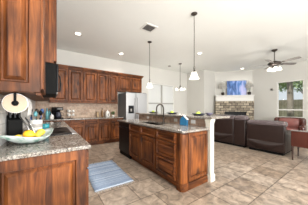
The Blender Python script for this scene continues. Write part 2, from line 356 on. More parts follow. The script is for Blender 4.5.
for i, (a, c) in enumerate(((NW[0]+0.05, NW[0]+0.785), (NW[0]+0.855, NW[1]-0.05))):
    t = thing('roller_shade', ('white roller shade in the left half of the breakfast nook window', 'white roller shade in the right half of the breakfast nook window')[i], 'shade', ((a+c)/2, YB+0.045, NW[3]-0.05), 0, 'nook window shades')
    w = c-a
    mesh('shade_cloth', box(nb(), -w/2, w/2, -0.002, 0.0, -1.50, -0.02), 'blind_fabric', t)
    mesh('shade_roller', lathe(nb(), [(0.011, -w/2), (0.011, w/2)], 12, axis='x', c=(0, 0.0, -0.02)), 'white_trim', t, smooth=False)

# ------------------------------------------------ peninsula wall, bar, post
struct('wall_peninsula', box(nb(), 2.29, 2.41, 1.62, 4.08, 0, 1.06), 'wall_paint')
tag(mesh('tile_backsplash', box(nb(), 2.278, 2.29, 1.62, 4.08, 0.914, 1.06), 'bar_tile'), 'brown travertine tile strip between island counter and raised bar top', 'backsplash')
bt = nb(); box(bt, 2.19, 2.74, 1.46, 4.14, 1.062, 1.10)
tag(mesh('bar_countertop', bt, 'granite', bevel=0.012, seg=3), 'speckled granite breakfast bar top raised above the island counter', 'countertop')
t = thing('bar_post', 'cream painted square post carrying the near end of the bar', 'post', (2.27, 1.56, 0))
mesh('post_shaft', box(nb(), -0.05, 0.05, -0.05, 0.05, 0.13, 0.99), 'post_paint', t, bevel=0.006)
b = nb(); box(b, -0.064, 0.064, -0.064, 0.059, 0, 0.11); box(b, -0.057, 0.057, -0.057, 0.057, 0.11, 0.13)
mesh('post_base', b, 'post_paint', t, bevel=0.006)
b = nb(); box(b, -0.056, 0.056, -0.056, 0.056, 0.99, 1.02); box(b, -0.064, 0.064, -0.064, 0.059, 1.02, 1.06)
mesh('post_capital', b, 'post_paint', t, bevel=0.006)

# ------------------------------------------------ island
IX = 1.60
R = -PI/2
ct = nb(); HX0, HX1, HY0, HY1 = 1.73, 2.12, 2.38, 3.30
x0, x1, y0, y1 = IX-0.035, 2.277, 1.525, 4.05
for a in ((x0, HX0, y0, y1), (HX1, x1, y0, y1), (HX0, HX1, y0, HY0), (HX0, HX1, HY1, y1)): box(ct, *a, 0.882, 0.914)
bmesh.ops.remove_doubles(ct, verts=ct.verts, dist=1e-5)
tag(mesh('island_countertop', ct, 'granite'), 'speckled granite island counter with a sink cut into it', 'countertop')
t = thing('kitchen_sink', 'dark double bowl sink set in the island counter', 'sink', ((HX0+HX1)/2, (HY0+HY1)/2, 0.70))
b = nb(); hx, hy = (HX1-HX0)/2+0.01, (HY1-HY0)/2+0.01
box(b, -hx, hx, -hy, hy, 0, 0.012); box(b, -hx, -hx+0.012, -hy, hy, 0.012, 0.181); box(b, hx-0.012, hx, -hy, hy, 0.012, 0.181); box(b, -hx+0.012, hx-0.012, -hy, -hy+0.012, 0.012, 0.181); box(b, -hx+0.012, hx-0.012, hy-0.012, hy, 0.012, 0.181); box(b, -hx+0.012, hx-0.012, -0.01, 0.01, 0.012, 0.14)
mesh('basin', b, 'black_plastic', t)
mesh('drain', lathe(nb(), [(0.04, 0.012), (0.04, 0.016), (0.02, 0.018), (0, 0.018)], 16, c=(0, -0.2, 0)), 'chrome', t)
t = thing('faucet', 'dark bronze gooseneck faucet arching over the island sink', 'faucet', (2.19, 2.74, 0.914))
mesh('faucet_base', lathe(nb(), [(0.032, 0), (0.032, 0.012), (0.022, 0.02), (0.02, 0.10), (0.015, 0.12)], 16), 'bronze', t, smooth=True)
pts = [(0, 0, 0.10), (0, 0, 0.30)] + [(-0.10+0.10*math.cos(a), 0, 0.32+0.10*math.sin(a)) for a in [PI*k/10 for k in range(0, 11)]] + [(-0.202, 0, 0.28)]
mesh('spout', tube(nb(), pts, 0.016, 10), 'bronze', t, smooth=True)
mesh('spray_head', lathe(nb(), [(0.021, 0.175), (0.021, 0.20), (0.014, 0.285)], 12, c=(-0.203, 0, 0)), 'bronze', t, smooth=True)
mesh('faucet_handle', tube(nb(), [(0, -0.018, 0.07), (0, -0.05, 0.08), (0.01, -0.085, 0.13)], 0.007), 'bronze', t, smooth=True)

# dishwasher
t = thing('dishwasher', 'black built-in dishwasher at the far end of the island', 'dishwasher', (IX, 3.98, 0), R)
mesh('dishwasher_body', box(nb(), 0.02, 0.66, 0.03, 0.55, 0.0, 0.88), 'black_plastic', t)
mesh('door', box(nb(), 0.025, 0.655, -0.02, 0.03, 0.11, 0.76), 'black_gloss', t, bevel=0.006)
mesh('control_panel', box(nb(), 0.025, 0.655, -0.025, 0.03, 0.765, 0.875), 'black_gloss', t, bevel=0.006)
mesh('handle', tube(nb(), [(0.10, -0.02, 0.745), (0.10, -0.055, 0.75), (0.58, -0.055, 0.75), (0.58, -0.02, 0.745)], 0.011), 'black_gloss', t, smooth=True)
mesh('toe_panel', box(nb(), 0.025, 0.655, 0.01, 0.03, 0.0, 0.10), 'black_plastic', t)
sb = cabinet('sink_cabinet', 'island base cabinet under the sink with two doors', (IX, 3.315, 0), R, 1.105, 0.62, 0, 0.69, [
    ('door', 0.015, 0.545, 0.13, 0.68), ('door', 0.56, 1.09, 0.13, 0.68)], toe=True)
mesh('top_rail', box(nb(), 0, 1.105, 0, 0.10, 0.69, 0.88), 'alder_level', sb)
for a in (0.015, 0.56): mesh('false_drawer_front', panel_bm(0.53, 0.155, frame=0.03), 'alder_level', sb, loc=(a, -0.0005, 0.705))
cabinet('drawer_cabinet', 'island base cabinet with a stack of three drawers', (IX, 2.205, 0), R, 0.525, 0.62, 0, 0.88, [
    ('drawer', 0.015, 0.51, 0.705, 0.86), ('drawer', 0.015, 0.51, 0.43, 0.69), ('drawer', 0.015, 0.51, 0.13, 0.415)], toe=True)
t = thing('island_end_cabinet', 'raised panel end of the island with a rounded corner pilaster', 'cabinet', (IX, 1.56, 0))
b = nb(); box(b, 0.05, 0.60, 0.012, 0.115, 0.0, 0.88); mesh('end_frame', b, 'alder_upright', t)
pts = [(0.0, 0.115)] + [(0.06-0.06*math.cos(a)-0.004, 0.06-0.06*math.sin(a)-0.004) for a in [PI/2*k/6 for k in range(7)]] + [(0.115, 0.012), (0.05, 0.06), (0.05, 0.115)]
mesh('corner_pilaster', prism(nb(), [(0.0, 0.115)] + [(0.055-0.06*math.cos(a), 0.055-0.06*math.sin(a)) for a in [PI/2*k/6 for k in range(7)]] + [(0.115, -0.005), (0.115, 0.012), (0.05, 0.012), (0.05, 0.115)], 0.12, 0.85), 'alder_upright', t, bevel=0.003)
for z0_, z1_, e in ((0.0, 0.12, 0.012), (0.85, 0.88, 0.010)):
    mesh('pilaster_block', prism(nb(), [(-e, 0.115)] + [(0.05-(0.052+e)*math.cos(a), 0.05-(0.052+e)*math.sin(a)) for a in [PI/2*k/6 for k in range(7)]] + [(0.12, -e), (0.12, 0.012), (0.05, 0.012), (0.05, 0.115)], z0_, z1_), 'alder_level', t, bevel=0.003)
mesh('raised_panel', panel_bm(0.475, 0.74, 0.024, 0.05), 'alder_upright', t, loc=(0.122, 0.0115, 0.125))
mesh('base_moulding', box(nb(), 0.122, 0.60, -0.012, 0.012, 0, 0.11), 'alder_level', t, bevel=0.006)
# outlets on the tile strip
for i, (y, lab) in enumerate(((3.55, 'white outlet plate on the bar tile left of the faucet'), (2.42, 'white outlet plate on the bar tile between faucet and blue box'), (1.93, 'white outlet plate on the bar tile right of the blue box'))):
    t = thing('wall_outlet', lab, 'outlet', (2.278, y, 0.985), R, 'outlets on the bar tile')
    mesh('cover_plate', box(nb(), -0.055, 0.055, -0.006, 0, -0.036, 0.036), 'white_ceramic', t, bevel=0.003)
    for s in (-1, 1): mesh('receptacle', box(nb(), s*0.024-0.014, s*0.024+0.014, -0.008, -0.006, -0.015, 0.015), 'white_trim', t)

# blue house-shaped box
t = thing('house_shaped_box', 'small blue house-shaped box with white roof edge on the island counter', 'box', (2.16, 2.06, 0.914), R+0.25)
b = nb(); prof = [(-0.075, 0), (0.075, 0), (0.075, 0.115), (0.0, 0.185), (-0.075, 0.115)]
f = [b.verts.new((x, -0.03, z)) for x, z in prof]; k = [b.verts.new((x, 0.03, z)) for x, z in prof]
b.faces.new(f); b.faces.new(k[::-1])
for i in range(5): b.faces.new((f[i], f[(i+1) % 5], k[(i+1) % 5], k[i]))
mesh('box_body', b, 'sign_blue', t)
b = nb()
for s in (1,):
    v = [b.verts.new((s*x, y, z)) for x, z in ((0.0, 0.186), (0.085, 0.107), (0.085, 0.119), (0.0, 0.198)) for y in (-0.036, 0.036)]
    for q in ((0, 2, 4, 6), (1, 7, 5, 3), (0, 1, 3, 2), (4, 5, 7, 6), (2, 3, 5, 4), (0, 6, 7, 1)): b.faces.new([v[i] for i in q])
mesh('roof', b, 'white_ceramic', t)

# place settings on the bar
ps = [(3.60, 'far end of the bar'), (2.78, 'middle of the bar'), (1.98, 'near end of the bar')]
for i, (y, where) in enumerate(ps):
    pl = mesh('dinner_plate', lathe(nb(), [(0.07, 0), (0.09, 0.004), (0.15, 0.034), (0.145, 0.038), (0.085, 0.011), (0, 0.010)], 24), 'plate_dark', loc=(2.50, y, 1.10), smooth=True)
    tag(pl, 'round dark dinner plate on the ' + where, 'plate', 'plates on the breakfast bar')
    np_ = nb()
    lathe(np_, [(0.06, 0), (0.055, 0.02), (0.04, 0.04), (0.045, 0.055), (0.02, 0.062), (0, 0.055)], 9)
    tag(mesh('napkin', np_, 'lime_cloth', loc=(2.49, y, 1.111), smooth=True), 'folded lime green napkin on the plate at the ' + where, 'napkin', 'napkins on the bar plates')
tag(mesh('cereal_bowl', lathe(nb(), [(0.03, 0), (0.05, 0.02), (0.075, 0.055), (0.07, 0.055), (0.045, 0.022), (0, 0.012)], 20), 'bowl_plum', loc=(2.60, 1.80, 1.10), smooth=True), 'small plum coloured bowl beside the nearest place setting', 'bowl')

# ------------------------------------------------ left run (near the camera)
Rl = PI/2
Y0 = 1.47
t = thing('base_cabinet', 'knotty wood base cabinet under the fruit dish with panelled end', 'cabinet', (0.27, Y0, 0), Rl)
mesh('cabinet_body', box(nb(), 0.012, 0.725, 0, 0.636, 0.10, 0.88), 'alder_upright', t)
mesh('toe_kick', box(nb(), 0.012, 0.725, 0.06, 0.636, 0, 0.10), 'alder_level', t)
mesh('door', panel_bm(0.36, 0.56), 'alder_upright', t, loc=(0.015, -0.0005, 0.12)); mesh('door', panel_bm(0.34, 0.56), 'alder_upright', t, loc=(0.38, -0.0005, 0.12))
mesh('drawer', panel_bm(0.36, 0.16, frame=0.03), 'alder_level', t, loc=(0.015, -0.0005, 0.70)); mesh('drawer', panel_bm(0.34, 0.16, frame=0.03), 'alder_level', t, loc=(0.38, -0.0005, 0.70))
# end panel facing the camera: local x -> world +Y, local y -> world -X
ep = panel_bm(0.64, 0.78, 0.028, 0.085)
mesh('end_panel', ep, 'alder_upright', t, loc=(0.012, 0.637, 0.10), rotz=-PI/2)
mesh('far_stile', box(nb(), -0.003, 0.02, -0.003, 0.05, 0.10, 0.88), 'alder_upright', t, bevel=0.004)
tag(mesh('near_countertop', box(nb(), XL+0.012, 0.31, Y0-0.035, 2.195, 0.882, 0.914), 'granite', bevel=0.007, seg=3), 'speckled granite counter under the lemon dish in the foreground', 'countertop')
tag(mesh('left_backsplash', box(nb(), XL+0.001, XL+0.011, Y0-0.3, 5.858, 0.80, 1.47), 'side_tile'), 'pale stone tile backsplash on the left wall behind the range', 'backsplash')
# upper cabinet
t = thing('wall_cabinet', 'tall knotty wood wall cabinet filling the upper left foreground', 'cabinet', (-0.068, Y0, 0), Rl)
mesh('cabinet_body', box(nb(), 0.02, 0.725, 0, 0.29, 1.37, 2.80), 'alder_upright', t)
for a, w in ((0.022, 0.345), (0.375, 0.345)): mesh('door', panel_bm(w, 1.38), 'alder_upright', t, loc=(a, -0.0005, 1.40))
mesh('end_panel', panel_bm(0.30, 1.43, 0.028, 0.072), 'alder_upright', t, loc=(0.02, 0.29, 1.37), rotz=-PI/2)
mesh('light_rail', box(nb(), 0.02, 0.725, -0.01, 0.02, 1.355, 1.37), 'alder_deep', t)
# microwave cabinet and microwave
cabinet('overmicrowave_cabinet', 'deep wood wall cabinet directly above the black microwave', (0.045, 2.2, 0), Rl, 0.76, 0.403, 1.80, 2.80, [('door', 0.015, 0.375, 1.83, 2.78), ('door', 0.385, 0.745, 1.83, 2.78)])
t = thing('microwave', 'black over-the-range microwave under the deep wall cabinet', 'microwave', (0.07, 2.2, 1.42), Rl)
mesh('microwave_body', box(nb(), 0.004, 0.756, 0, 0.41, 0, 0.378), 'black_plastic', t, bevel=0.004)
mesh('door', box(nb(), 0.006, 0.56, -0.022, 0, 0.03, 0.375), 'black_gloss', t, bevel=0.005)
mesh('control_panel', box(nb(), 0.565, 0.754, -0.02, 0, 0.03, 0.375), 'black_gloss', t, bevel=0.005)
mesh('handle', tube(nb(), [(0.52, -0.02, 0.08), (0.52, -0.06, 0.09), (0.52, -0.07, 0.20), (0.52, -0.06, 0.32), (0.52, -0.02, 0.33)], 0.011), 'black_gloss', t, smooth=True)
mesh('vent_grille', box(nb(), 0.006, 0.754, -0.015, 0, 0.0, 0.028), 'grille_dark', t)
# far uppers on the left wall
cabinet('corner_wall_cabinet', 'wood wall cabinet between the microwave and the room corner', (-0.04, 2.965, 0), Rl, 2.56, 0.318, 1.45, 2.50, [('door', 0.02+i*0.50, 0.50+i*0.50, 1.47, 2.48) for i in range(5)], crown={})
# range
t = thing('kitchen_range', 'slide-in range with black glass top and stainless front', 'range', (0.27, 2.2, 0), Rl)
mesh('oven_body', box(nb(), 0.005, 0.755, 0.0, 0.60, 0.02, 0.90), 'appliance_grey', t)
mesh('oven_door', box(nb(), 0.01, 0.75, -0.035, 0, 0.20, 0.76), 'stainless', t, bevel=0.006)
mesh('handle', tube(nb(), [(0.08, -0.03, 0.72), (0.08, -0.07, 0.725), (0.68, -0.07, 0.725), (0.68, -0.03, 0.72)], 0.011), 'stainless', t, smooth=True)
mesh('storage_drawer', box(nb(), 0.01, 0.75, -0.03, 0, 0.04, 0.19), 'stainless', t, bevel=0.006)
b = nb(); v = []
for x in (0.005, 0.755): v.append([b.verts.new((x, y, z)) for y, z in ((0.0, 0.77), (-0.045, 0.77), (-0.06, 0.86), (-0.045, 0.905), (0.03, 0.925), (0.03, 0.90), (0.0, 0.90))])
b.faces.new(v[0]); b.faces.new(v[1][::-1])
for i in range(7): b.faces.new((v[0][i], v[0][(i+1) % 7], v[1][(i+1) % 7], v[1][i]))
mesh('control_panel', b, 'stainless', t, bevel=0.004)
for i in range(4): mesh('knob', lathe(nb(), [(0.020, 0), (0.018, -0.025), (0, -0.026)], 14, axis='y', c=(0.12+i*0.17, -0.052, 0.83)), 'black_plastic', t, smooth=True)
mesh('glass_cooktop', box(nb(), 0.005, 0.755, 0.03, 0.60, 0.90, 0.925), 'black_gloss', t, bevel=0.004)
for i, (x, y, r) in enumerate(((0.19, 0.17, 0.10), (0.57, 0.17, 0.08), (0.19, 0.44, 0.08), (0.57, 0.44, 0.10))):
    mesh('burner_ring', lathe(nb(), [(r, 0.925), (r, 0.9256), (r-0.006, 0.9256), (r-0.006, 0.925)], 24, c=(x, y, 0)), 'grille_dark', t)
# corner base + back run countertop (L shaped)
b = nb(); box(b, XL+0.012, 2.275, 5.205, YB-0.012, 0.882, 0.914)
tag(mesh('back_countertop', b, 'granite', bevel=0.006), 'long granite counter along the back wall left of the refrigerator', 'countertop')
tag(mesh('left_countertop', box(nb(), XL+0.012, 0.30, 2.965, 4.36, 0.882, 0.914), 'granite', bevel=0.006), 'short granite counter on the far side of the range', 'countertop')
cabinet('base_cabinet', 'wood base cabinet on the far side of the range', (0.27, 2.965, 0), Rl, 1.385, 0.62, 0, 0.88, [('door', 0.02+i*0.68, 0.67+i*0.68, 0.12, 0.68) for i in range(2)] + [('drawer', 0.02+i*0.68, 0.67+i*0.68, 0.70, 0.86) for i in range(2)], toe=True)
tag(mesh('back_backsplash', box(nb(), XL+0.012, 2.285, YB-0.011, YB-0.001, 0.80, 1.47), 'back_tile'), 'tan and brown stone tile backsplash behind the coffee maker', 'backsplash')
xs = [-0.35, 0.09, 0.52, 0.94, 1.36, 1.78, 2.27]
labs = ['wood base cabinet in the left corner of the back wall', 'wood base cabinet below the coffee maker', 'wood base cabinet below the mug tree', 'wood base cabinet below the bare stretch of tiled wall', 'wood base cabinet below the picture frame and bottle', 'wood base cabinet beside the refrigerator']
for i in range(6):
    w = xs[i+1]-xs[i]-0.003
    cabinet('base_cabinet', labs[i], (xs[i], 5.245, 0), 0, w, 0.60, 0, 0.88, [('drawer', 0.02, w-0.02, 0.72, 0.86), ('door', 0.02, w-0.02, 0.13, 0.70)], toe=True, group='back wall base cabinets')
ux = [0.0, 0.49, 0.93, 1.38, 1.78, 2.16]
labs = ['wood wall cabinet above the coffee maker, next to the microwave', 'wood wall cabinet above the mug tree', 'wood wall cabinet above the bare stretch of tile', 'wood wall cabinet above the picture frame and bottle', 'wood wall cabinet next to the refrigerator, above the small plant']
for i in range(5):
    w = ux[i+1]-ux[i]-0.002
    cabinet('wall_cabinet', labs[i], (ux[i], 5.53, 0), 0, w, 0.325, 1.45, 2.50, [('door', 0.015, w-0.015, 1.47, 2.48)], crown={}, valance=True, group='back wall upper cabinets')
cabinet('overfridge_cabinet', 'short two-door wood cabinet above the refrigerator', (2.16, 5.53, 0), 0, 1.07, 0.325, 1.90, 2.50, [('door', 0.015, 0.53, 1.92, 2.48), ('door', 0.54, 1.055, 1.92, 2.48)], crown=dict(r=1))

# refrigerator
t = thing('refrigerator', 'stainless side-by-side refrigerator with a black water dispenser', 'refrigerator', (2.295, 5.05, 0))
mesh('cabinet_shell', box(nb(), 0, 0.905, 0.07, 0.79, 0.02, 1.82), 'appliance_grey', t, bevel=0.006)
for k, (a, c) in enumerate(((0.003, 0.40), (0.41, 0.902))):
    dr = mesh('door', box(nb(), a, c, 0.0, 0.065, 0.06, 1.83), 'stainless', t, bevel=0.012, seg=3)
    hx = c-0.04 if k == 0 else a+0.04
    mesh('handle', tube(nb(), [(hx, 0.0, 0.75), (hx, -0.05, 0.79), (hx, -0.06, 1.2), (hx, -0.05, 1.62), (hx, 0.0, 1.66)], 0.013), 'stainless', dr, smooth=True)
    if k == 0:
        dp = mesh('water_dispenser', box(nb(), 0.09, 0.31, -0.006, 0.0, 1.05, 1.34), 'black_gloss', dr, bevel=0.003)
        mesh('dispenser_paddle', box(nb(), 0.17, 0.23, -0.012, -0.006, 1.12, 1.22), 'grille_grey', dr)
mesh('hinge_cover', box(nb(), 0.02, 0.14, 0.03, 0.14, 1.82, 1.845), 'appliance_grey', t)
mesh('hinge_cover', box(nb(), 0.77, 0.88, 0.03, 0.14, 1.82, 1.845), 'appliance_grey', t)
mesh('toe_grille', box(nb(), 0.02, 0.885, 0.04, 0.07, 0.0, 0.055), 'black_plastic', t)

# ------------------------------------------------ items on the back counter
CZ = 0.9143
t = thing('coffee_maker', 'black drip coffee maker with glass carafe on the back counter', 'coffee maker', (0.20, 5.52, CZ), 0.5)
mesh('base', box(nb(), -0.11, 0.11, -0.14, 0.12, 0, 0.04), 'black_plastic', t, bevel=0.008)
mesh('water_tank', box(nb(), -0.11, 0.11, 0.03, 0.12, 0.04, 0.26), 'black_plastic', t, bevel=0.006)
mesh('brew_head', box(nb(), -0.11, 0.11, -0.13, 0.12, 0.26, 0.36), 'black_gloss', t, bevel=0.012)
mesh('trim_band', box(nb(), -0.075, 0.075, -0.134, -0.129, 0.29, 0.33), 'stainless', t)
cf = mesh('carafe', lathe(nb(), [(0.06, 0.042), (0.08, 0.07), (0.08, 0.13), (0.055, 0.19), (0.06, 0.21)], 20, c=(0, -0.06, 0)), 'plate_dark', t, smooth=True)
mesh('carafe_handle', tube(nb(), [(0.07, -0.08, 0.19), (0.12, -0.1, 0.17), (0.12, -0.1, 0.10), (0.08, -0.08, 0.08)], 0.008), 'black_plastic', cf, smooth=True)
t = thing('mug_tree', 'small metal mug tree on the back counter right of the coffee maker', 'rack', (0.55, 5.5, CZ))
mesh('rack_base', lathe(nb(), [(0.075, 0), (0.075, 0.012), (0.02, 0.018), (0, 0.018)], 16), 'bronze', t)
mesh('pole', tube(nb(), [(0, 0, 0.01), (0, 0, 0.30)], 0.006), 'bronze', t)
hooks = [(a, z) for z in (0.12, 0.24) for a in (0.1, 2.2, 4.3)]
for a, z in hooks: mesh('hook', tube(nb(), [(0, 0, z-0.02), (0.05*math.cos(a), 0.05*math.sin(a), z)], 0.004), 'bronze', t)
ml = ['lower right', 'lower back', 'lower left', 'upper right', 'upper back', 'upper left']
proto = None
for i, (a, z) in enumerate(hooks):
    if not proto:
        proto = mesh('mug', lathe(nb(), [(0.030, -0.035), (0.034, 0.0), (0.036, 0.04), (0.032, 0.04), (0.028, -0.03), (0, -0.03)], 14), 'white_ceramic', smooth=True)
        mesh('mug_handle', tube(nb(), [(0.033, 0, 0.025), (0.058, 0, 0.02), (0.058, 0, -0.015), (0.03, 0, -0.025)], 0.005), 'white_ceramic', proto, smooth=True)
        m_ = proto
    else: m_ = dup(proto)
    m_.location = (0.55+0.088*math.cos(a), 5.5+0.088*math.sin(a), CZ+z-0.01); m_.rotation_euler = (0, 0.25, a+PI)
    tag(m_, 'white mug on the %s hook of the mug tree' % ml[i], 'mug', 'mugs on the mug tree')
def bottle(name, label, loc, r, h, mat, cap='white_ceramic', cat='bottle'):
    t = thing(name, label, cat, loc)
    mesh('bottle_body', lathe(nb(), [(r*0.9, 0), (r, 0.01), (r, h*0.62), (r*0.4, h*0.78), (r*0.36, h*0.9)], 16), mat, t, smooth=True)
    mesh('cap', lathe(nb(), [(r*0.42, h*0.9), (r*0.42, h), (0, h)], 12), cap, t)
bottle('syrup_bottle', 'tall turquoise bottle left of the coffee maker on the back counter', (-0.06, 5.45, CZ), 0.04, 0.33, 'turquoise', 'turquoise')
bottle('syrup_bottle', 'turquoise bottle touching the white jar beside the coffee maker', (0.0, 5.72, CZ), 0.034, 0.31, 'turquoise', 'black_plastic')
t = thing('sugar_jar', 'small white ceramic jar with lid left of the coffee maker', 'jar', (0.055, 5.40, CZ))
mesh('jar_body', lathe(nb(), [(0.045, 0), (0.052, 0.02), (0.052, 0.10), (0.042, 0.12)], 18), 'white_ceramic', t, smooth=True)
mesh('lid', lathe(nb(), [(0.045, 0.12), (0.045, 0.13), (0.012, 0.145), (0.012, 0.16), (0, 0.16)], 14), 'silver_ware', t)
t = thing('picture_frame', 'small dark framed picture standing on the back counter', 'picture frame', (1.47, 5.70, CZ), 0.15)
mesh('frame', box(nb(), -0.055, 0.055, 0, 0.014, 0, 0.20), 'dark_wood', t, rot=(-0.15, 0, 0))
mesh('picture', box(nb(), -0.042, 0.042, -0.003, 0, 0.013, 0.187), 'tan_fabric', t, rot=(-0.15, 0, 0))
bottle('oil_bottle', 'amber oil bottle standing behind the white canister', (1.62, 5.70, CZ), 0.032, 0.32, 'bottle_amber', 'black_plastic')
t = thing('canister', 'white ceramic canister with knobbed lid on the back counter', 'canister', (1.79, 5.60, CZ))
mesh('canister_body', lathe(nb(), [(0.062, 0), (0.075, 0.02), (0.078, 0.15), (0.07, 0.18)], 20), 'white_ceramic', t, smooth=True)
mesh('lid', lathe(nb(), [(0.074, 0.18), (0.07, 0.20), (0.02, 0.225), (0.018, 0.26), (0, 0.265)], 18), 'white_ceramic', t, smooth=True)
mesh('label_panel', box(nb(), -0.018, 0.018, -0.083, -0.076, 0.05, 0.13), 'grille_dark', t)
def leaves(bm, c, rx, rz, n, s):
    for i in range(n):
        a = random.uniform(0, 2*PI); e = math.acos(random.uniform(-0.4, 1)); q = random.uniform(0.5, 1)
        p = Vector((c[0]+rx*q*math.sin(e)*math.cos(a), c[1]+rx*q*math.sin(e)*math.sin(a), c[2]+rz*q*math.cos(e)))
        mtx = Matrix.Rotation(random.uniform(0, 2*PI), 3, 'Z') @ Matrix.Rotation(random.uniform(-1, 1), 3, 'X')
        vs = [bm.verts.new(p + mtx @ Vector(k)*s) for k in ((0, -1, 0), (0.4, 0, 0.12), (0, 1, 0), (-0.4, 0, 0.12))]
        bm.faces.new(vs)
    return bm
def plant(name, label, loc, r, h, n=90, s=0.025, pot='white_ceramic', leaf='leaf_green', cat='plant', ph=0.08, pr=0.045):
    t = thing(name, label, cat, loc)
    mesh('pot', lathe(nb(), [(pr*0.7, 0), (pr, ph*0.5), (pr*0.9, ph), (pr*0.7, ph), (0, ph*0.9)], 16), pot, t, smooth=True)
    st = nb()
    for k in range(6): a = k*1.05; tube(st, [(0, 0, ph*0.8), (r*0.3*math.cos(a), r*0.3*math.sin(a), ph+h*0.4), (r*0.7*math.cos(a), r*0.7*math.sin(a), ph+h*0.75)], 0.003, 5)
    mesh('stems', st, 'leaf_green', t)
    mesh('foliage' if leaf == 'leaf_green' else 'blossoms', leaves(nb(), (0, 0, ph+h*0.5), r, h*0.5, n, s), leaf, t)
plant('potted_plant', 'small green potted plant between canister and refrigerator', (2.0, 5.58, CZ), 0.075, 0.15, ph=0.06)

# ------------------------------------------------ items on the near counter
t = thing('paper_towel_roll', 'paper towel roll hanging under the foreground wall cabinet', 'paper towel', (-0.216, 1.56, 1.287))
mesh('paper', lathe(nb(), [(0.02, 0.0), (0.076, 0.0), (0.076, 0.29), (0.02, 0.29)], 32, axis='y'), 'paper', t, smooth=False)
mesh('end_disc', lathe(nb(), [(0.0, -0.010), (0.069, -0.010), (0.072, -0.006), (0.069, 0.0), (0.0, 0.0)], 32, axis='y'), 'cream_disc', t, smooth=False)
b = nb(); q = [(0.0762, 0.0), (0.078, -0.03), (0.074, -0.06), (0.072, -0.098)]; v = [[b.verts.new((x+dx, y, z)) for x, z in q for dx in (0, 0.0015)] for y in (0.002, 0.288)]
for i in range(3):
    k = i*2
    for a_, c_ in ((k, k+2), (k+1, k+3)): b.faces.new((v[0][a_], v[0][c_], v[1][c_], v[1][a_]))
    for vv in v: b.faces.new((vv[k], vv[k+1], vv[k+3], vv[k+2]))
b.faces.new((v[0][0], v[0][1], v[1][1], v[1][0])); b.faces.new((v[0][6], v[0][7], v[1][7], v[1][6]))
mesh('loose_sheet', b, 'paper', t, smooth=False)
mesh('hub', lathe(nb(), [(0.0, -0.032), (0.016, -0.030), (0.022, -0.010)], 16, axis='y'), 'black_plastic', t, smooth=True)
b = nb(); box(b, -0.008, 0.008, -0.022, -0.013, 0.0, 0.077); box(b, -0.008, 0.008, 0.292, 0.300, -0.01, 0.077); box(b, -0.02, 0.02, -0.022, 0.300, 0.077, 0.083)
mesh('bracket', b, 'black_plastic', t)

# glass dish with lemons
dc = Vector((-0.150, 1.880)); dd = Vector((0.37, 0.36)).normalized()
t = thing('glass_dish', 'pointed opal glass dish of lemons on the foreground counter', 'bowl', (dc.x, dc.y, 0.9143), math.atan2(dd.y, dd.x))
def dish_h(u): return 0.012+0.055*u**1.7
b = nb(); NR, NS = 7, 32; top = []; bot = []
for i in range(NR+1):
    u = i/NR; ra = []; rb = []
    for k in range(NS):
        a = 2*PI*k/NS
        sx, sy = math.cos(a), math.sin(a)
        # super-ellipse that sharpens to four points at the rim
        p = 2.0 - 0.75*u
        q = (abs(sx)**p + abs(sy)**p)**(-1/p)
        tip = abs(sx)**6
        x, y = 0.07*sx*(1-u)*0.0 + sx*q*(0.05+0.205*u), sy*q*(0.05+0.125*u)
        z = dish_h(u) + 0.045*u**1.5*abs(sx)**2.5
        ra.append(b.verts.new((x, y, z))); rb.append(b.verts.new((x*1.0, y*1.0, z-0.010+ (0.004 if i == NR else 0))))
    top.append(ra); bot.append(rb)
for i in range(NR):
    for k in range(NS):
        b.faces.new((top[i][k], top[i][(k+1) % NS], top[i+1][(k+1) % NS], top[i+1][k]))
        b.faces.new((bot[i][k], bot[i+1][k], bot[i+1][(k+1) % NS], bot[i][(k+1) % NS]))
for k in range(NS): b.faces.new((top[NR][k], top[NR][(k+1) % NS], bot[NR][(k+1) % NS], bot[NR][k]))
b.faces.new(top[0]); b.faces.new(bot[0][::-1])
mesh('dish_bowl', b, 'opal_glass', t, smooth=True)
def lemon(loc, r, rot, label, mat):
    o = mesh('lemon', lathe(nb(), [(0, -1.25*r), (0.18*r, -1.2*r), (0.42*r, -1.0*r), (0.80*r, -0.62*r), (r, -0.1*r), (0.96*r, 0.3*r), (0.72*r, 0.72*r), (0.38*r, 1.0*r), (0.2*r, 1.12*r), (0.15*r, 1.28*r), (0, 1.3*r)], 18), mat, loc=loc, smooth=True, rot=rot)
    tag(o, label, 'lemon', 'lemons in the glass dish')
lemon((-0.165, 1.875, 0.9143+0.078), 0.046, (PI/2+0.1, 0, 0.9), 'largest orange-yellow lemon, in the middle of the glass dish', 'lemon')
lemon((-0.075, 1.975, 0.9143+0.080), 0.036, (PI/2, 0.2, 2.2), 'pale yellow lemon nearest the right tip of the dish', 'lemon_pale')
lemon((-0.235, 1.815, 0.9143+0.064), 0.031, (PI/2, 0, 0.3), 'small lemon nearest the left tip of the dish', 'lemon_pale')
lemon((-0.095, 1.895, 0.9143+0.066), 0.028, (PI/2, 0, 1.4), 'yellow lemon at the front rim of the dish, right of centre', 'lemon_pale')
# knife block
t = thing('knife_block', 'black knife block against the tiled wall behind the glass dish', 'knife block', (-0.30, 2.10, CZ), 0.3)
b = nb(); pr = [(-0.055, -0.07), (0.055, -0.07), (0.055, 0.07), (-0.055, 0.07)]
a_ = [b.verts.new((x, y, 0)) for x, y in pr]; c_ = [b.verts.new((x, y, 0.27 if y > 0 else 0.22)) for x, y in pr]
b.faces.new(a_[::-1]); b.faces.new(c_)
for i in range(4): b.faces.new((a_[i], a_[(i+1) % 4], c_[(i+1) % 4], c_[i]))
mesh('block', b, 'black_plastic', t, bevel=0.006)
for i in range(6):
    x = -0.035+0.035*(i % 3); y = -0.035+0.06*(i//3)
    mesh('knife_handle', box(nb(), x-0.008, x+0.008, y-0.012, y+0.012, 0.235, 0.31), 'black_gloss', t, bevel=0.003)
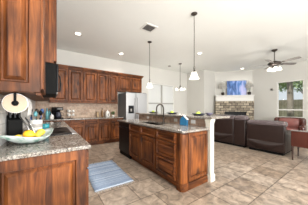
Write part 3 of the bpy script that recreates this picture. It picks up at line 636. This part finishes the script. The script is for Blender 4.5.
# silver whisk/tongs leaning
for i, (dx, lab) in enumerate(((0.0, 'silver serving tongs leaning beside the knife block, left pair'), (0.035, 'silver serving tongs leaning beside the knife block, right pair'))):
    tag(mesh('serving_tongs', tube(nb(), [(0.05, -0.05, 0.004), (0.0, 0.0, 0.13), (-0.06, 0.03, 0.235)], [0.012, 0.009, 0.007], 6), 'silver_ware', loc=(-0.185+dx, 2.03+dx*0.4, CZ), smooth=True), lab, 'tongs', 'tongs by the knife block')
# utensil crock
t = thing('utensil_crock', 'white patterned crock of utensils between knife block and teal tumbler', 'crock', (-0.125, 2.135, CZ))
b = nb(); lathe(b, [(0.052, 0), (0.060, 0.02), (0.060, 0.195), (0.064, 0.205), (0.055, 0.205), (0.050, 0.02), (0, 0.015)], 20)
mesh('crock_body', b, 'white_ceramic', t, smooth=False)
mesh('crock_band', lathe(nb(), [(0.0602, 0.12), (0.0615, 0.125), (0.0615, 0.155), (0.0602, 0.16)], 20), 'grille_grey', t)
for i, (a, m_, h) in enumerate(((0.3, 'blue_plastic', 0.30), (1.5, 'bronze', 0.30), (2.6, 'black_plastic', 0.31), (3.6, 'blue_plastic', 0.29), (4.7, 'turquoise', 0.27), (5.6, 'black_plastic', 0.28))):
    p0 = (0.012*math.cos(a), 0.012*math.sin(a), 0.02); p1 = (0.05*math.cos(a), 0.05*math.sin(a), h-0.05); p2 = (0.057*math.cos(a), 0.057*math.sin(a), h)
    u = mesh('utensil', tube(nb(), [p0, p1], 0.005, 6), m_, None, loc=(-0.125, 2.135, CZ))
    tag(u, '%s handled utensil in the white crock, %s' % ({'blue_plastic': 'blue', 'bronze': 'brown', 'black_plastic': 'black', 'turquoise': 'turquoise'}[m_], ('leaning right', 'leaning back', 'leaning back left', 'leaning left', 'leaning front', 'leaning front right')[i]), 'utensil', 'utensils in the crock')
    hd = nb(); lathe(hd, [(0, -0.03), (0.016, -0.02), (0.019, 0.005), (0.012, 0.025), (0, 0.03)], 10, c=(p2[0], p2[1], p2[2]))
    mesh('utensil_head', hd, m_, u, smooth=True)
tag(mesh('tumbler', lathe(nb(), [(0.026, 0), (0.033, 0.12), (0.034, 0.15), (0.030, 0.15), (0.024, 0.01), (0, 0.008)], 18), 'teal_glaze', loc=(-0.035, 2.14, CZ), smooth=True), 'teal tumbler on the counter between the crock and the range', 'cup')

# ------------------------------------------------ rug
t = thing('rug', 'blue striped cotton rug with fringed ends on the tile floor', 'rug', (0.885, 2.90, 0.001), -0.035)
b = nb(); nx, ny = 8, 24; hw, hl = 0.315, 0.60
g = [[b.verts.new((-hw+2*hw*i/nx + 0.004*math.sin(j*1.1), -hl+2*hl*j/ny, 0.008+0.002*math.sin(i*2.0+j*0.9))) for i in range(nx+1)] for j in range(ny+1)]
g2 = [[b.verts.new((v.co.x, v.co.y, 0.0)) for v in row] for row in g]
for j in range(ny):
    for i in range(nx):
        b.faces.new((g[j][i], g[j][i+1], g[j+1][i+1], g[j+1][i])); b.faces.new((g2[j][i], g2[j+1][i], g2[j+1][i+1], g2[j][i+1]))
for j in range(ny): b.faces.new((g[j][0], g[j+1][0], g2[j+1][0], g2[j][0])); b.faces.new((g[j][nx], g2[j][nx], g2[j+1][nx], g[j+1][nx]))
for i in range(nx): b.faces.new((g[0][i], g2[0][i], g2[0][i+1], g[0][i+1])); b.faces.new((g[ny][i], g[ny][i+1], g2[ny][i+1], g2[ny][i]))
mesh('woven_field', b, 'rug_cotton', t, smooth=True)
for s in (-1, 1):
    b = nb()
    for k in range(26):
        x = -hw+0.012+k*(2*hw-0.024)/25; dx = random.uniform(-0.012, 0.012)
        tube(b, [(x, s*hl, 0.006), (x+dx, s*(hl+0.03), 0.005), (x+dx*2, s*(hl+random.uniform(0.045, 0.065)), 0.004)], 0.0035, 5)
    mesh('fringe', b, 'fringe_cotton', t)

# ------------------------------------------------ ceiling fixtures
def can(x, y, label, k=1.0):
    t = thing('recessed_light', label, 'ceiling light', (x, y, ZC), 0, 'recessed ceiling lights')
    mesh('trim_ring', lathe(nb(), [(0.095, 0), (0.095, -0.006), (0.065, -0.010), (0.065, -0.002)], 24), 'white_trim', t)
    mesh('lens', lathe(nb(), [(0.065, -0.004), (0.0, -0.005)], 24), 'can_lens', t)
    d = bpy.data.lights.new('can_lamp', 'SPOT'); d.energy = CAN_POWER*4*k; d.color = CAN_COL; d.spot_size = 2.7; d.spot_blend = 0.8; d.shadow_soft_size = 0.07
    o = bpy.data.objects.new('can_lamp', d); C.objects.link(o); o.location = (0, 0, -0.03); o.parent = t
can(0.61, 4.34, 'recessed ceiling light nearest the back kitchen cabinets, on the left', 2.2)
can(2.10, 5.05, 'recessed ceiling light in front of the refrigerator wall', 2.2)
can(4.37, 3.41, 'recessed ceiling light between the two hanging pendants and the fireplace')
can(7.79, 3.53, 'recessed ceiling light in front of the fireplace painting', 0.4)
can(0.75, 1.9, 'added unseen recessed light above the aisle beside the range')  # this and the next three cans are out of view, added for light
can(0.75, 0.0, 'added unseen recessed light above the near end of the kitchen')
can(4.4, 0.5, 'added unseen recessed light above the tiled walkway behind the sofas')
can(7.6, 0.2, 'added unseen recessed light near the right wall of the living room')
t = thing('ceiling_vent', 'square white ceiling vent with dark louvres above the island', 'vent', (1.98, 3.05, ZC), 0)
b = nb(); s, w = 0.165, 0.04
box(b, -s, s, -s, -s+w, -0.012, 0); box(b, -s, s, s-w, s, -0.012, 0); box(b, -s, -s+w, -s+w, s-w, -0.012, 0); box(b, s-w, s, -s+w, s-w, -0.012, 0)
mesh('vent_frame', b, 'white_trim', t)
mesh('duct_backing', box(nb(), -s+w, s-w, -s+w, s-w, -0.003, 0), 'grille_dark', t)
for i in range(6): mesh('louvre', box(nb(), -s+w, s-w, -0.012, 0.012, -0.001, 0.001), 'grille_grey', t, loc=(0, -0.10+0.04*i, -0.008), rot=(0.6, 0, 0))
t = thing('smoke_detector', 'small round grey detector on the ceiling above the nook', 'detector', (4.55, 5.25, ZC))
mesh('housing', lathe(nb(), [(0.075, 0), (0.075, -0.02), (0.05, -0.035), (0, -0.037)], 20), 'grille_grey', t, smooth=True)

def pendant(x, y, label, zb=1.85):
    t = thing('pendant_light', label, 'pendant light', (x, y, ZC), 0, 'pendants over the breakfast bar')
    mesh('canopy', lathe(nb(), [(0.065, 0), (0.062, -0.012), (0.03, -0.03), (0, -0.034)], 20), 'bronze', t, smooth=True)
    L_ = ZC-zb
    mesh('rod', tube(nb(), [(0, 0, -0.03), (0, 0, -L_+0.26)], 0.0065, 8), 'bronze', t)
    b = nb()
    for k in range(3):
        a0 = 2*PI*k/3
        tube(b, [(0.018*math.sin(PI*j/8)*math.cos(a0+j*0.35), 0.018*math.sin(PI*j/8)*math.sin(a0+j*0.35), -L_+0.27-0.09*j/8) for j in range(9)], 0.004, 5)
    mesh('twisted_cage', b, 'bronze', t)
    mesh('socket_cap', lathe(nb(), [(0.012, -L_+0.19), (0.026, -L_+0.17), (0.03, -L_+0.125), (0, -L_+0.125)], 16), 'bronze', t, smooth=True)
    mesh('glass_shade', lathe(nb(), [(0.03, -L_+0.145), (0.05, -L_+0.14), (0.062, -L_+0.10), (0.078, -L_+0.04), (0.108, -L_), (0.102, -L_+0.002), (0.073, -L_+0.042), (0.055, -L_+0.10), (0.028, -L_+0.138)], 24), 'shade_glass', t, smooth=True)
    d = bpy.data.lights.new('pendant_lamp', 'POINT'); d.energy = 42; d.color = CAN_COL; d.shadow_soft_size = 0.035
    o = bpy.data.objects.new('pendant_lamp', d); C.objects.link(o); o.location = (0, 0, -L_+0.05); o.parent = t
pendant(2.45, 2.05, 'near bell-glass pendant light hanging over the breakfast bar')
pendant(2.42, 3.68, 'far bell-glass pendant light hanging in front of the refrigerator')
t = thing('chandelier', 'small bronze chandelier with white glass shades in the breakfast nook', 'chandelier', (4.71, 4.72, ZC))
mesh('canopy', lathe(nb(), [(0.075, 0), (0.07, -0.015), (0.03, -0.035), (0, -0.04)], 20), 'bronze', t, smooth=True)
mesh('rod', tube(nb(), [(0, 0, -0.03), (0, 0, -0.95)], 0.009, 8), 'bronze', t)
mesh('center_column', lathe(nb(), [(0.0, -1.12), (0.02, -1.10), (0.035, -1.03), (0.018, -0.97), (0.01, -0.9)], 14), 'bronze', t, smooth=True)
for k in range(5):
    a = 2*PI*k/5+0.4; c, s = math.cos(a), math.sin(a)
    ar = mesh('arm', tube(nb(), [(0.02*c, 0.02*s, -1.05), (0.09*c, 0.09*s, -1.09), (0.16*c, 0.16*s, -1.04), (0.175*c, 0.175*s, -1.08)], 0.007, 6), 'bronze', t, smooth=True)
    mesh('glass_shade', lathe(nb(), [(0.02, -1.07), (0.035, -1.09), (0.062, -1.16), (0.05, -1.165), (0, -1.12)], 16, c=(0.175*c, 0.175*s, 0)), 'shade_glass', ar, smooth=True)
d = bpy.data.lights.new('chandelier_lamp', 'POINT'); d.energy = 16; d.color = CAN_COL; d.shadow_soft_size = 0.1
o = bpy.data.objects.new('chandelier_lamp', d); C.objects.link(o); o.location = (0, 0, -1.22); o.parent = t

# ceiling fan
t = thing('ceiling_fan', 'five-blade ceiling fan with lit glass shades in the living room', 'ceiling fan', (6.17, 1.78, ZC), 0)
mesh('canopy', lathe(nb(), [(0.085, 0), (0.08, -0.03), (0.04, -0.06), (0, -0.065)], 20), 'bronze', t, smooth=True)
mesh('downrod', tube(nb(), [(0, 0, -0.05), (0, 0, -0.42)], 0.014, 10), 'bronze', t)
mesh('motor', lathe(nb(), [(0.03, -0.37), (0.06, -0.39), (0.17, -0.43), (0.19, -0.46), (0.17, -0.50), (0.10, -0.53), (0.05, -0.54)], 24), 'bronze', t, smooth=True)
for k in range(5):
    a = math.radians(-35 + 72*k)
    bl = nb(); prism(bl, [(0.24, -0.055), (0.62, -0.075), (0.70, -0.06), (0.72, 0), (0.70, 0.06), (0.62, 0.075), (0.24, 0.055)], -0.004, 0.004)
    fb = mesh('blade', bl, 'blade_dark' if k in (0,) else 'blade_pale', t, loc=(0, 0, -0.47), rot=(-0.22, 0, a))
    bk = nb(); prism(bk, [(0.12, -0.02), (0.30, -0.035), (0.30, 0.035), (0.12, 0.02)], -0.010, -0.004); mesh('blade_bracket', bk, 'bronze', fb)
lk = mesh('light_kit', lathe(nb(), [(0.05, -0.54), (0.07, -0.56), (0.06, -0.60), (0, -0.61)], 18), 'bronze', t, smooth=True)
for k in range(4):
    a = 2*PI*k/4+0.5; c, s = math.cos(a), math.sin(a)
    mesh('glass_shade', lathe(nb(), [(0.025, -0.585), (0.045, -0.60), (0.078, -0.69), (0.06, -0.70), (0, -0.64)], 16, c=(0.13*c, 0.13*s, 0)), 'shade_glass', lk, smooth=True)
    mesh('shade_arm', tube(nb(), [(0.05*c, 0.05*s, -0.57), (0.12*c, 0.12*s, -0.575)], 0.01, 6), 'bronze', lk)
d = bpy.data.lights.new('fan_lamp', 'POINT'); d.energy = 22; d.color = CAN_COL; d.shadow_soft_size = 0.12
o = bpy.data.objects.new('fan_lamp', d); C.objects.link(o); o.location = (0, 0, -0.78); o.parent = t

# ------------------------------------------------ fireplace
fd = (Fq-Fp).normalized(); fn = Vector((-fd.y, fd.x))
if fn.dot(Vector((-1, -1))) < 0: fn = -fn
ang = math.atan2(fd.y, fd.x)     # local x runs along the wall to the right, local -y toward the room
LW = (Fq-Fp).length
fo = Fp + fn*0.0
t = thing('fireplace', 'corner fireplace faced in tan stacked stone with a white mantel', 'fireplace', (fo.x, fo.y, 0), ang)
D = 0.30; SX0, SX1 = 0.01, LW+0.10
b = nb(); FX0, FX1, FZ = 0.42, 1.45, 1.07
# stone surround with a firebox opening; the right end is cut back along the side wall
a0, a1 = SX0, SX1
box(b, a0, FX0, -D, -0.004, 0, 1.60); box(b, FX1, a1-0.14, -D, -0.004, 0, 1.60); box(b, FX0, FX1, -D, -0.004, FZ, 1.60)
box(b, FX0, FX1, -D, -0.004, 0, 0.30)
# individual protruding stones on the face
random.seed(11); z = 0.34
while z < 1.56:
    h = random.choice((0.09, 0.11, 0.13)); x = a0+0.01+random.uniform(0, 0.08)
    while x < a1-0.22:
        w = random.uniform(0.14, 0.32); x2 = min(x+w, a1-0.16)
        if not (x2 > FX0-0.01 and x < FX1+0.01 and z < FZ+0.01) and z+h < 1.59: box(b, x, x2-0.012, -D-random.uniform(0.006, 0.03), -D+0.005, z, z+h-0.012)
        x = x2
    z += h
mesh('stone_surround', b, 'hearth_stone', t)
b = nb(); box(b, FX0, FX1, -0.02, -0.006, 0.30, FZ); box(b, FX0, FX0+0.012, -D+0.02, -0.02, 0.30, FZ); box(b, FX1-0.012, FX1, -D+0.02, -0.02, 0.30, FZ); box(b, FX0+0.012, FX1-0.012, -D+0.02, -0.02, FZ-0.012, FZ)
mesh('firebox', b, 'black_plastic', t)
mesh('fire_screen', box(nb(), FX0+0.02, FX1-0.02, -D+0.06, -D+0.07, 0.30, FZ-0.015), 'black_gloss', t)
b = nb(); box(b, a0+0.02, a1-0.17, -D-0.05, -0.004, 1.60, 1.66); box(b, a0+0.0, a1-0.16, -D-0.02, -0.004, 1.66, 1.84); box(b, a0-0.03, a1-0.15, -D-0.09, -0.004, 1.84, 1.90)
mesh('mantel', b, 'white_trim', t, bevel=0.01)
def onwall(x, y, z): p = Fp + fd*x - Vector((-fd.y, fd.x))*0; q = Fp + fd*x + fn*(-y); return (q.x, q.y, z)
t = thing('canvas_painting', 'blue and white abstract painting leaning above the mantel', 'painting', onwall(1.05, -0.10, 1.902), ang)
mesh('canvas', box(nb(), -0.46, 0.46, -0.03, 0.0, 0.0, 0.76), 'art_blue', t, rot=(-0.05, 0, 0))
b = nb(); box(b, -0.475, -0.46, -0.04, 0.012, 0, 0.775); box(b, 0.46, 0.475, -0.04, 0.012, 0, 0.775); box(b, -0.46, 0.46, -0.04, 0.012, 0.76, 0.775)
mesh('frame', b, 'grille_grey', t, rot=(-0.05, 0, 0))
for x, lab in ((0.36, 'bronze vase of white blossoms on the left end of the mantel'), (1.60, 'bronze vase of white blossoms on the right end of the mantel')):
    p = onwall(x, -0.24, 1.90)
    plant('flower_vase', lab, p, 0.17, 0.56, 260, 0.06, 'bronze', 'blossom_white', 'vase', 0.16, 0.08)
t = thing('thermostat', 'small dark thermostat on the wall left of the living room window', 'thermostat', (XR, 2.58, 2.12), Rl)
mesh('housing', box(nb(), -0.045, 0.045, -0.0, 0.02, -0.05, 0.05), 'grille_grey', t, rotz=PI)

# ------------------------------------------------ sofas
def cushion(name, parent, x0, x1, y0, y1, z0, z1, mat, bev=0.05, rot=None, puff=0.0):
    b = nb(); box(b, x0, x1, y0, y1, z0, z1)
    if puff:
        bmesh.ops.subdivide_edges(b, edges=b.edges, cuts=3, use_grid_fill=True)
        cx, cy, cz = (x0+x1)/2, (y0+y1)/2, (z0+z1)/2
        for v in b.verts:
            u = (abs(v.co.x-cx)/(x1-x0)*2, abs(v.co.y-cy)/(y1-y0)*2, abs(v.co.z-cz)/(z1-z0)*2)
            for i in range(3):
                o1, o2 = [j for j in range(3) if j != i]
                if u[i] > 0.99: v.co[i] += puff*(1-u[o1]**2)*(1-u[o2]**2)*(1 if v.co[i] > (cx, cy, cz)[i] else -1)
    return mesh(name, b, mat, parent, bevel=bev, seg=4, smooth=True, rot=rot)
def reclining(name, label, cat, loc, rotz, w, seats, zp=0.82, zc=0.95, flap=True, consoles=()):
    """local: back at y=0 toward -y viewer, sits toward +y, x from 0 to w; seats = list of (x0,x1)"""
    t = thing(name, label, cat, loc, rotz)
    mesh('base_frame', box(nb(), 0.06, w-0.06, 0.06, 0.85, 0.0, 0.08), 'black_plastic', t)
    for a in (0.0, w-0.2): cushion('arm', t, a, a+0.20, 0.10, 0.92, 0.06, 0.60, 'leather_brown', 0.05)
    for (a, c) in seats:
        cushion('back_panel', t, a+0.004, c-0.004, 0.0, 0.16, 0.07, zp, 'leather_brown', 0.035)
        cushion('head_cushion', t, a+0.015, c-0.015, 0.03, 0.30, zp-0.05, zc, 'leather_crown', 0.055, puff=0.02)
        x0_, x1_ = max(a, 0.2), min(c, w-0.2)
        cushion('back_cushion', t, x0_+0.01, x1_-0.01, 0.15, 0.34, 0.42, zp-0.04, 'leather_brown', 0.05, puff=0.02)
        cushion('seat_cushion', t, x0_+0.01, x1_-0.01, 0.30, 0.92, 0.10, 0.46, 'leather_brown', 0.06, puff=0.02)
        if c-a > 0.6 and flap:
            b = nb(); n = 14; h0 = zp*0.42
            up = []; lo = []
            for i in range(n+1):
                u = i/n; x = a+0.04+(c-a-0.08)*u; sag = math.sin(PI*u)
                up.append(b.verts.new((x, -0.004, h0))); lo.append(b.verts.new((x, -0.004-0.03*sag, h0-0.03-0.20*sag)))
            up2 = [b.verts.new((v.co.x, 0.008, v.co.z)) for v in up]; lo2 = [b.verts.new((v.co.x, 0.008, v.co.z)) for v in lo]
            for i in range(n):
                b.faces.new((up[i], up[i+1], lo[i+1], lo[i])); b.faces.new((up2[i], lo2[i], lo2[i+1], up2[i+1])); b.faces.new((up[i], up2[i], up2[i+1], up[i+1])); b.faces.new((lo[i], lo[i+1], lo2[i+1], lo2[i]))
            b.faces.new((up[0], lo[0], lo2[0], up2[0])); b.faces.new((up[n], up2[n], lo2[n], lo[n]))
            mesh('back_flap', b, 'leather_brown', t, smooth=True)
    return t
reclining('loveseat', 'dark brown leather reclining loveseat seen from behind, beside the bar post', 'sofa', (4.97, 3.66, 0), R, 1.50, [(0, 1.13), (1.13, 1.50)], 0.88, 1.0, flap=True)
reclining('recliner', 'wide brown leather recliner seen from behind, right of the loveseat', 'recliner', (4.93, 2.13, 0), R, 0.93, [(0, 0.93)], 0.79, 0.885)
# maroon armchair by the window, facing the kitchen
t = thing('armchair', 'maroon leather armchair facing the room in front of the window', 'armchair', (7.95, 1.80, 0), R+PI+0.12)
# local: back at y=0, sits toward +y (world -X)
W_ = 0.92
cushion('back_rest', t, -W_/2, W_/2, -0.10, 0.12, 0.25, 0.86, 'leather_maroon', 0.06, puff=0.02)
cushion('back_cushion', t, -0.30, 0.30, 0.10, 0.26, 0.42, 0.82, 'leather_rose', 0.06, puff=0.03)
cushion('seat_cushion', t, -0.31, 0.31, 0.16, 0.80, 0.30, 0.48, 'leather_rose', 0.06, puff=0.02)
cushion('seat_base', t, -0.33, 0.33, 0.05, 0.78, 0.14, 0.31, 'leather_maroon', 0.03)
for s in (-1, 1):
    cushion('wing', t, min(s*0.31, s*0.45), max(s*0.31, s*0.45), 0.04, 0.30, 0.55, 0.84, 'leather_maroon', 0.04)
    cushion('arm', t, min(s*0.32, s*0.49), max(s*0.32, s*0.49), 0.0, 0.82, 0.14, 0.62, 'leather_maroon', 0.06)
    for y in (0.0, 0.72): mesh('leg', tube(nb(), [(s*0.42, y+0.02, 0), (s*0.42, y+0.02, 0.16)], [0.018, 0.028], 8), 'dark_wood', t)
# low-back red leather chair at the right edge
t = thing('accent_chair', 'low-backed red leather chair with thin dark legs at right edge', 'chair', (4.78, 1.06, 0), R)
cushion('back_rest', t, 0.0, 0.66, 0.0, 0.07, 0.33, 0.70, 'leather_maroon', 0.014)
mesh('top_rail', box(nb(), -0.004, 0.664, -0.006, 0.075, 0.70, 0.722), 'stainless', t, bevel=0.008)  # bright metal strip stands in for the highlight along the chair's top edge
cushion('seat_cushion', t, 0.0, 0.66, 0.07, 0.58, 0.33, 0.46, 'leather_maroon', 0.03, puff=0.01)
cushion('arm', t, 0.0, 0.06, 0.07, 0.55, 0.44, 0.64, 'leather_maroon', 0.015)
cushion('arm', t, 0.60, 0.66, 0.07, 0.55, 0.44, 0.64, 'leather_maroon', 0.015)
for x in (0.03, 0.63):
    for y in (0.02, 0.54): mesh('leg', tube(nb(), [(x, y, 0), (x, y, 0.34)], [0.015, 0.022], 8), 'dark_wood', t)

# ------------------------------------------------ outside the living room window and the nook
struct('lawn', box(nb(), XR+0.15, 26, -12, 16, -0.25, -0.15), 'lawn_green')
t = thing('garden_fence', 'pale wooden plank fence outside the living room window', 'fence', (13.2, 2, -0.15))
mesh('plank_panel', box(nb(), 0, 0.025, -7, 9, 0.05, 1.95), 'fence_wood', t)
for k in range(9): mesh('post', box(nb(), -0.09, 0.0, -6.9+1.95*k, -6.81+1.95*k, 0, 2.0), 'fence_wood', t)
mesh('rail', box(nb(), -0.05, 0.0, -7, 9, 1.6, 1.69), 'fence_wood', t); mesh('rail', box(nb(), -0.05, 0.0, -7, 9, 0.4, 0.49), 'fence_wood', t)
random.seed(5)
def tree(loc, h, r, label, crown_z, n, tr):
    t = thing('tree', label, 'tree', loc)
    mesh('trunk', tube(nb(), [(0, 0, 0), (0.03, 0.02, h*0.3), (-0.02, 0.03, h*0.6), (0, 0, h*0.8)], [tr*1.2, tr, tr*0.9, tr*0.6], 12), 'bark', t, smooth=True)
    b = nb()
    for k in range(5):
        a = k*1.3; tube(b, [(0, 0, crown_z-r*0.6), (r*0.6*math.cos(a), r*0.6*math.sin(a), crown_z+0.2*r*math.sin(k))], [tr*0.4, tr*0.15], 6)
    mesh('branches', b, 'bark', t)
    mesh('crown', leaves(nb(), (0, 0, crown_z), r, r*0.9, n, 0.15), 'tree_leaf', t)
tree((10.6, 2.35, -0.15), 5.0, 1.5, 'thick grey tree trunk just outside the living room window', 4.3, 3200, 0.14)
tree((15.5, 4.9, -0.15), 5.0, 1.7, 'leafy green tree beyond the fence, left of the thick trunk', 3.6, 3200, 0.12)
tree((15.8, 1.2, -0.15), 5.0, 1.7, 'leafy green tree beyond the fence, right of the thick trunk', 3.3, 3200, 0.12)
tree((17.5, 6.8, -0.15), 5.5, 2.0, 'leafy green tree beyond the fence, farthest left behind the others', 3.4, 3000, 0.12)
tree((19.5, 3.2, -0.15), 6.0, 2.3, 'large leafy tree far beyond the fence, straight behind the thick trunk', 3.8, 3500, 0.12)
